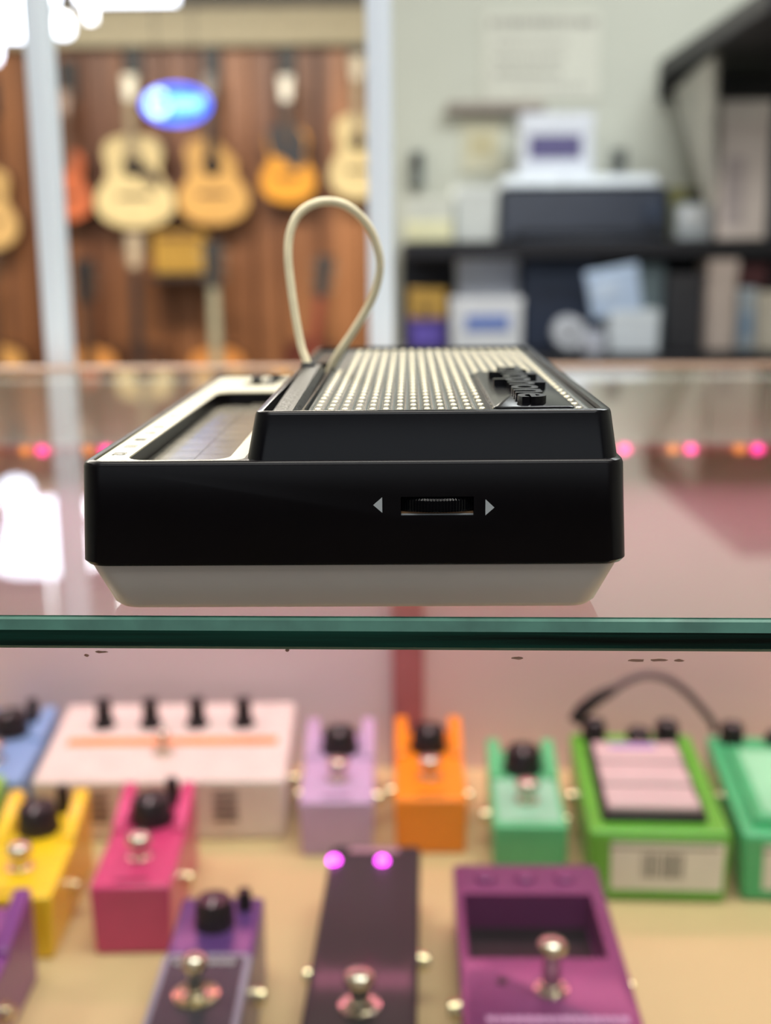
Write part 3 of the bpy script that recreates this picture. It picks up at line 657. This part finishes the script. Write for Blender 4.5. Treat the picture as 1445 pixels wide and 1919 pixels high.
# blue lit sign hanging before the guitars
def blue_sign():
    Y = 5.4; k = Y/F_PX; c = at(331, 197, Y)
    t = thing('neon_sign', 'oval blue neon sign with glowing script hanging before the acoustic guitars', 'sign', c)
    a, b_ = 57*k, 31*k
    el = lambda s, y=0.0: [(a*s*math.cos(2*math.pi*i/36), b_*s*math.sin(2*math.pi*i/36)) for i in range(36)]
    MB(1).prism(el(1.0), 0.0, 0.03).build('backing', mat('lit_blue_face', (30, 90, 190), 0.4, emit=(40, 120, 235), estr=0.55), t, smooth=40)
    tb = mat('blue_glow_tube', (120, 180, 255), 0.3, emit=(90, 165, 255), estr=1.5)
    MB(1).tube([(x_, -0.012, z_) for x_, z_ in el(1.02)] + [(a*1.02, -0.012, 0)], 0.007, 8).build('oval_tube', mat('deep_blue_tube', (60, 90, 230), 0.3, emit=(50, 90, 235), estr=1.6), t)
    pts = []
    for i in range(22):                                # first round letter
        g = math.radians(40 + 15*i); pts.append((-a*0.56 + b_*0.52*math.cos(g), -0.012, b_*0.08 + b_*0.6*math.sin(g)))
    MB(1).tube(pts, 0.010, 8).build('script_tube', mat('pale_blue_tube', (190, 220, 255), 0.3, emit=(150, 205, 255), estr=2.2), t)
    pts = []
    for i in range(60):
        u = i/59; pts.append((-a*0.18 + a*0.98*u, -0.012, b_*0.42*math.sin(u*2*math.pi*5.5)*(1-0.25*u)))
    MB(1).tube(pts, 0.008, 8).build('script_tube', tb, t)
    MB(1).tube([(-a*0.6, 0.015, b_*0.6), (-a*0.6, 0.015, 2.62-c.z)], 0.003, 6).build('hanging_wire', M['black'], t)
    MB(1).tube([(a*0.6, 0.015, b_*0.6), (a*0.6, 0.015, 2.62-c.z)], 0.003, 6).build('hanging_wire', M['black'], t)
blue_sign()

# white hanging lamps near the ceiling, upper left
lamp_m = mat('opal_lamp_glass', (250, 250, 255), 0.3, emit=(225, 236, 255), estr=5.0)
def pendant(label, px, py, Y, r0, r1, h, bulb):
    c = at(px, py, Y); k = Y/F_PX
    t = thing('pendant_lamp', label, 'lamp', c)
    MB(1).lathe([(r1*k*0.9, 0), (r1*k, 0.01), (r0*k, h*k), (r0*k*0.6, h*k+0.02), (0.02, h*k+0.03)], n=28).build('opal_shade', lamp_m, t, smooth=50)
    if bulb: MB(1).lathe([(0.01, -bulb*k), (0.5*bulb*k, -bulb*k*0.85), (0.62*bulb*k, -bulb*k*0.5), (0.4*bulb*k, 0.02)], (-0.1, 0, 0), n=16).build('bulb', lamp_m, t, smooth=60)
    MB(1).tube([(0, 0, h*k), (0, 0, 2.62-c.z)], 0.008, 8).build('stem', M['alu'], t)
pendant('wide white glowing pendant lamp at the upper left corner', 22, 66, 4.2, 100, 66, 120, 52)
pendant('narrow white glowing pendant lamp right of the corner lamp', 170, 40, 4.6, 10, 8, 60, 26)
tl = at(238, -6, 5.2)
tf = thing('tube_light', 'white glowing tube light along the top edge above the guitars', 'lamp', (tl.x, tl.y, tl.z))
MB(1).tube([(-0.2, 0, 0), (0.2, 0, 0)], 0.028, 12).build('tube', lamp_m, tf, smooth=50)
MB(1).box(-0.22, 0.22, -0.05, 0.05, 0.025, 0.06).build('housing', M['alu'], tf, bevel=0.005)
MB(1).tube([(0, 0, 0.06), (0, 0, 2.62-tl.z)], 0.008, 8).build('stem', M['alu'], tf)

# ------------------------------------------------------------------ office corner behind, right
YO = 3.2
def oz(py, Y=YO): return at(722, py, Y).z
def ox(px, Y=YO): return at(px, 500, Y).x
darkwood = mat('black_shelf_laminate', (26, 26, 34), 0.45, var=0.05)
zsh = oz(456); zdk = oz(662)
sh = MB(1).box(ox(755), 2.38, YO-0.05, 3.5, zsh-0.04, zsh).build('office_shelf', darkwood, bevel=0.003)
tag(sh, 'long black shelf board on the pale wall carrying the printer', 'shelf')
dk = thing('office_desk', 'black desk below the long shelf board, behind the glass case', 'desk', ((ox(755)+2.38)/2, YO+0.1, 0))
hw_ = (2.38-ox(755))/2
MB(1).box(-hw_, hw_, -0.3, 0.195, zdk-0.04, zdk).build('desk_top', darkwood, dk, bevel=0.003)
for s in (-1, 1):
    MB(1).box(s*hw_-0.04*(s > 0), s*hw_+0.04*(s < 0), -0.28, 0.195, 0, zdk-0.04).build('side_leg', darkwood, dk)
MB(1).box(-hw_, hw_, 0.185, 0.195, zdk+0.0, zsh-0.041).build('back_board', mat('dark_navy_board', (36, 42, 56), 0.6), dk)
SHL, DSK = zsh+0.0008, zdk+0.0008

def carton(name, label, cat, px0, px1, py0, base, Y, c, depth=0.12, label_c=None, lab=None, lid=None, tilt=0.0, rough=0.6, rz=0.0, group=None):
    x0, x1 = ox(px0, Y), ox(px1, Y); top = at(722, py0, Y).z; h = top - base; w_ = (x1-x0)/2
    t = thing(name, label, cat, ((x0+x1)/2, Y, base), rz, group)
    t.rotation_euler = (0, tilt, rz)
    MB(1).box(-w_, w_, 0, depth, 0, h).build('box_body', mat('carton_card', c, rough, var=0.03, scale=15), t, bevel=min(0.006, w_*0.2))
    MB(1).box(-w_-0.0015, w_+0.0015, -0.0015, depth+0.0015, h*0.86 if lid is None else h*lid, h+0.002).build('lid', mat('carton_lid', tuple(min(255, int(v*1.04)) for v in c), rough), t, bevel=0.002)
    if label_c:
        a, b_, u, v = lab
        MB(1).box(-w_+2*w_*a, -w_+2*w_*b_, -0.003, 0.001, h*u, h*v).build('printed_label', mat('carton_print', label_c, 0.5, var=0.08, scale=25), t)
    return t

def printer():
    x0, x1 = ox(940), ox(1248); t = thing('printer', 'wide dark blue-grey printer with white paper on top, on the long black shelf', 'printer', ((x0+x1)/2, YO-0.02, SHL))
    w_ = (x1-x0)/2; h = oz(352) - SHL
    m = mat('dark_blue_grey_plastic', (40, 48, 66), 0.4, var=0.05)
    MB(1).hexa([(-w_-0.01,0,0),(w_,0,0),(w_,0.3,0),(-w_-0.01,0.3,0),(-w_,0.02,h),(w_,0.02,h),(w_,0.3,h),(-w_,0.3,h)]).build('body', m, t, bevel=0.012, seg=3)
    MB(1).box(-w_*0.86, w_*0.9, -0.012, 0.004, h*0.12, h*0.2).build('paper_slot', M['black'], t)
    MB(1).box(-w_*0.8, w_*0.8, -0.03, 0.0, h*0.02, h*0.09).build('output_tray', mat('tray_plastic', (54, 62, 80), 0.4), t, bevel=0.004)
    MB(1).box(w_*0.68, w_*0.92, -0.004, 0.02, h*0.32, h*0.72).build('control_panel', mat('panel_plastic', (56, 66, 86), 0.35), t, bevel=0.003)
    MB(1).hexa([(-w_+0.006,0.01,h),(w_-0.03,0.01,h),(w_-0.03,0.26,h),(-w_+0.006,0.26,h),(-w_+0.006,0.03,h+0.03),(w_-0.03,0.03,h+0.026),(w_-0.03,0.26,h+0.03),(-w_+0.006,0.26,h+0.03)]).build('paper_stack', mat('cool_white_paper', (226, 234, 244), 0.5), t, bevel=0.003)
    return SHL + h + 0.033
ptop = printer()
pc = carton('photo_carton', 'white carton with a purple printed picture standing on the printer', 'carton', 972, 1106, 216, ptop, YO+0.12, (220, 224, 234), 0.1, (92, 86, 130), (0.12, 0.84, 0.28, 0.66))
carton('white_carton', 'white carton with a cream band, left of the dark printer on the shelf', 'carton', 758, 850, 372, SHL, YO, (216, 218, 208), 0.15, (240, 236, 196), (0.03, 0.97, 0.05, 0.5))
carton('white_carton', 'plain white carton touching the left side of the dark printer', 'carton', 852, 932, 352, SHL, YO+0.02, (214, 218, 216), 0.15)
carton('olive_carton', 'olive green carton right of the printer on the shelf', 'carton', 1250, 1322, 360, SHL, YO+0.05, (126, 124, 62), 0.14, (32, 32, 30), (0.4, 0.98, 0.78, 0.98))
carton('silver_packet', 'pale silver packet lying against the olive green carton', 'packet', 1266, 1332, 388, SHL, YO-0.04, (176, 184, 192), 0.05, (226, 230, 236), (0.1, 0.8, 0.5, 0.85))
carton('tall_carton', 'tall pale pinkish carton under the black overhead shelf at the right', 'carton', 1342, 1432, 196, SHL, YO-0.06, (240, 228, 224), 0.2, (206, 194, 196), (0.1, 0.5, 0.1, 0.6))
carton('dark_binder', 'dark blue binder beside the tall pinkish carton at the right frame edge', 'binder', 1436, 1480, 188, SHL, YO-0.06, (54, 62, 74), 0.2)
# below the shelf, on the desk
carton('yellow_carton', 'yellow carton stacked on the purple carton at the left desk end', 'carton', 768, 836, 545, oz(600), YO, (190, 150, 70), 0.12, (120, 92, 48), (0.3, 0.6, 0.2, 0.5))
carton('purple_carton', 'purple carton under the yellow carton at the left desk end', 'carton', 766, 838, 600, DSK, YO, (74, 56, 140), 0.12, (110, 92, 190), (0.1, 0.85, 0.3, 0.75))
carton('white_carton', 'tall white carton with a blue stripe at the left of the desk', 'carton', 846, 980, 562, DSK, YO-0.05, (222, 224, 230), 0.14, (104, 128, 196), (0.2, 0.82, 0.42, 0.7))
carton('white_carton', 'slim white carton standing behind the blue-striped carton', 'carton', 858, 972, 484, DSK, YO+0.1, (214, 220, 236), 0.07)
carton('dark_amplifier', 'large dark navy amplifier box in the middle of the desk', 'amplifier', 984, 1118, 492, DSK, YO+0.03, (48, 60, 84), 0.19, (40, 50, 72), (0.06, 0.94, 0.05, 0.7))
pk_ = carton('envelope', 'tilted pale blue envelope leaning on the white carton', 'envelope', 1112, 1210, 506, oz(592), YO-0.1, (186, 206, 236), 0.012, (200, 216, 240), (0.1, 0.6, 0.4, 0.8), tilt=math.radians(-10))
carton('white_carton', 'small white carton below the tilted pale blue envelope', 'carton', 1146, 1240, 588, DSK, YO-0.1, (218, 226, 236), 0.1)
carton('teal_carton', 'grey teal carton behind the tilted envelope', 'carton', 1180, 1246, 500, DSK, YO+0.03, (120, 138, 146), 0.1)
carton('grey_speaker', 'dark grey speaker box right of the envelope on the desk', 'speaker', 1254, 1322, 520, DSK, YO, (66, 66, 72), 0.14, (50, 50, 56), (0.1, 0.9, 0.1, 0.85))
carton('beige_carton', 'tall beige carton right of the dark grey speaker', 'carton', 1332, 1384, 494, DSK, YO-0.04, (204, 188, 180), 0.14)
carton('white_carton', 'white carton under the dark red carton, right end of the desk', 'carton', 1388, 1421, 548, DSK, YO, (190, 204, 216), 0.12, (150, 176, 204), (0.1, 0.9, 0.2, 0.6))
carton('red_carton', 'dark red carton stacked on the white carton, right end of the desk', 'carton', 1384, 1440, 504, oz(548)+0.004, YO, (84, 40, 46), 0.12)
carton('cream_carton', 'cream carton cut by the right frame edge on the desk', 'carton', 1432, 1480, 556, DSK, YO-0.06, (216, 208, 194), 0.12)
def roll(name, label, cat, px, py0, py1, r, Y, c, flat=False):
    p = at(px, (py0+py1)/2, Y); t = thing(name, label, cat, (p.x, Y, max(DSK, at(px, py1, Y).z))); h = at(px, py0, Y).z - at(px, py1, Y).z
    R_ = r*Y/F_PX
    if flat:
        MB(1).lathe([(R_*0.35, 0.05), (R_*0.35, 0.0), (R_*0.92, -0.002), (R_, 0.006), (R_, 0.05)], (0, 0, h/2), 'y', 24).build('wound_tape', mat('tape_white', c, 0.5), t, smooth=40)
        MB(1).lathe([(R_*0.34, 0.055), (R_*0.34, -0.004), (R_*0.28, -0.004), (R_*0.28, 0.055)], (0, 0, h/2), 'y', 20).build('core', mat('card_core', (170, 170, 178), 0.6), t, smooth=40)
    else:
        MB(1).lathe([(R_*0.9, 0), (R_, 0.004), (R_, h*0.8), (R_*0.8, h*0.86)], n=20).build('cup_body', mat('cup_white', c, 0.4), t, smooth=40)
        MB(1).lathe([(R_*0.86, h*0.84), (R_*0.86, h*0.98), (R_*0.8, h)], n=20).build('cup_lid', mat('cup_lid', tuple(int(v*0.9) for v in c), 0.4), t, smooth=40)
roll('white_cup', 'pale lidded cup on the desk edge before the tape roll', 'cup', 1112, 622, 670, 22, YO-0.16, (196, 202, 220))
roll('tape_roll', 'white roll of tape standing before the dark navy amplifier', 'tape roll', 1068, 586, 662, 30, YO-0.08, (214, 218, 228), True)
# wall things
YWL = 3.497
def wallrect(name, label, cat, px0, px1, py0, py1, c, th=0.004, m=None):
    a, b_ = at(px0, py0, YWL), at(px1, py1, YWL)
    t = thing(name, label, cat, ((a.x+b_.x)/2, YWL, b_.z)); w_ = (b_.x-a.x)/2; h = a.z-b_.z
    MB(1).box(-w_, w_, -th, 0.003, 0, h).build('sheet', m or mat('sheet', c, 0.6, var=0.02, scale=6), t, bevel=0.001, seg=1)
    return t, w_, h
t, w_, h = wallrect('paper_notice', 'white paper notice with faint printed lines on the pale wall', 'notice', 905, 1122, 20, 190, (216, 216, 204))
for u0, u1, v0, v1, cc in ((0.06, 0.96, 0.82, 0.90, 150), (0.10, 0.72, 0.62, 0.67, 176), (0.10, 0.70, 0.44, 0.5, 168), (0.10, 0.66, 0.28, 0.34, 160), (0.3, 0.9, 0.13, 0.18, 190)):
    mb = MB(1); xx = u0
    while xx < u1:
        ww = random.uniform(0.02, 0.06); mb.box(-w_+2*w_*xx, -w_+2*w_*min(xx+ww, u1), -0.005, -0.003, h*v0, h*v1); xx += ww + 0.015
    mb.build('printed_line', mat('grey_print', (cc, cc-2, cc-10), 0.6), t)
p = at(930, 200, 3.46)
ld = MB(1).box(at(838, 200, 3.46).x, at(1020, 200, 3.46).x, 3.45, 3.5, p.z-0.014, p.z+0.012).build('picture_ledge', mat('taupe_ledge', (150, 138, 130), 0.5), bevel=0.002)
tag(ld, 'thin taupe ledge on the wall under the paper notice', 'ledge')
t, w_, h = wallrect('certificate', 'cream certificate on the wall below the thin ledge', 'certificate', 866, 940, 226, 322, (214, 210, 186), 0.006)
MB(1).box(-w_*0.6, w_*0.6, -0.0075, -0.005, h*0.3, h*0.75).build('printed_field', mat('cream_print', (196, 186, 150), 0.6), t)
t, w_, h = wallrect('wall_telephone', 'narrow grey intercom handset on the wall above the white cartons', 'intercom', 770, 793, 286, 354, (104, 110, 108), 0.03)
MB(1).box(-w_*0.7, w_*0.7, -0.036, -0.028, h*0.62, h*0.9).build('earpiece', M['black'], t, bevel=0.002)
t, w_, h = wallrect('wall_switch', 'grey switch box on the wall right of the printer picture carton', 'switch', 1146, 1172, 280, 320, (124, 128, 124), 0.02)
MB(1).box(-w_*0.4, w_*0.4, -0.026, -0.018, h*0.3, h*0.7).build('rocker', M['black'], t, bevel=0.001)
# deep black overhead shelf, upper right
zo = oz(150, 3.45); xo = at(1242, 150, 3.45).x
os_ = thing('overhead_shelf', 'deep black overhead shelf with grey triangular side piece, upper right', 'shelf', (xo, 3.5, zo))
MB(1).box(0, 1.1, -0.97, 0, 0, 0.05).build('shelf_board', mat('black_overhead_laminate', (24, 22, 30), 0.5), os_, bevel=0.004)
MB(1).box(0, 1.1, -0.04, 0, -0.055, 0).build('back_batten', mat('black_batten', (20, 18, 24), 0.5), os_)
br = MB(1); 
br.rings([[(x_, -0.05, -0.035), (x_, -0.45, -0.004), (x_, -0.45, -0.36)] for x_ in (0.03, 0.045)])
br.build('side_triangle', mat('grey_triangle', (176, 174, 166), 0.5), os_)  # grey triangular panel under the left end of the shelf
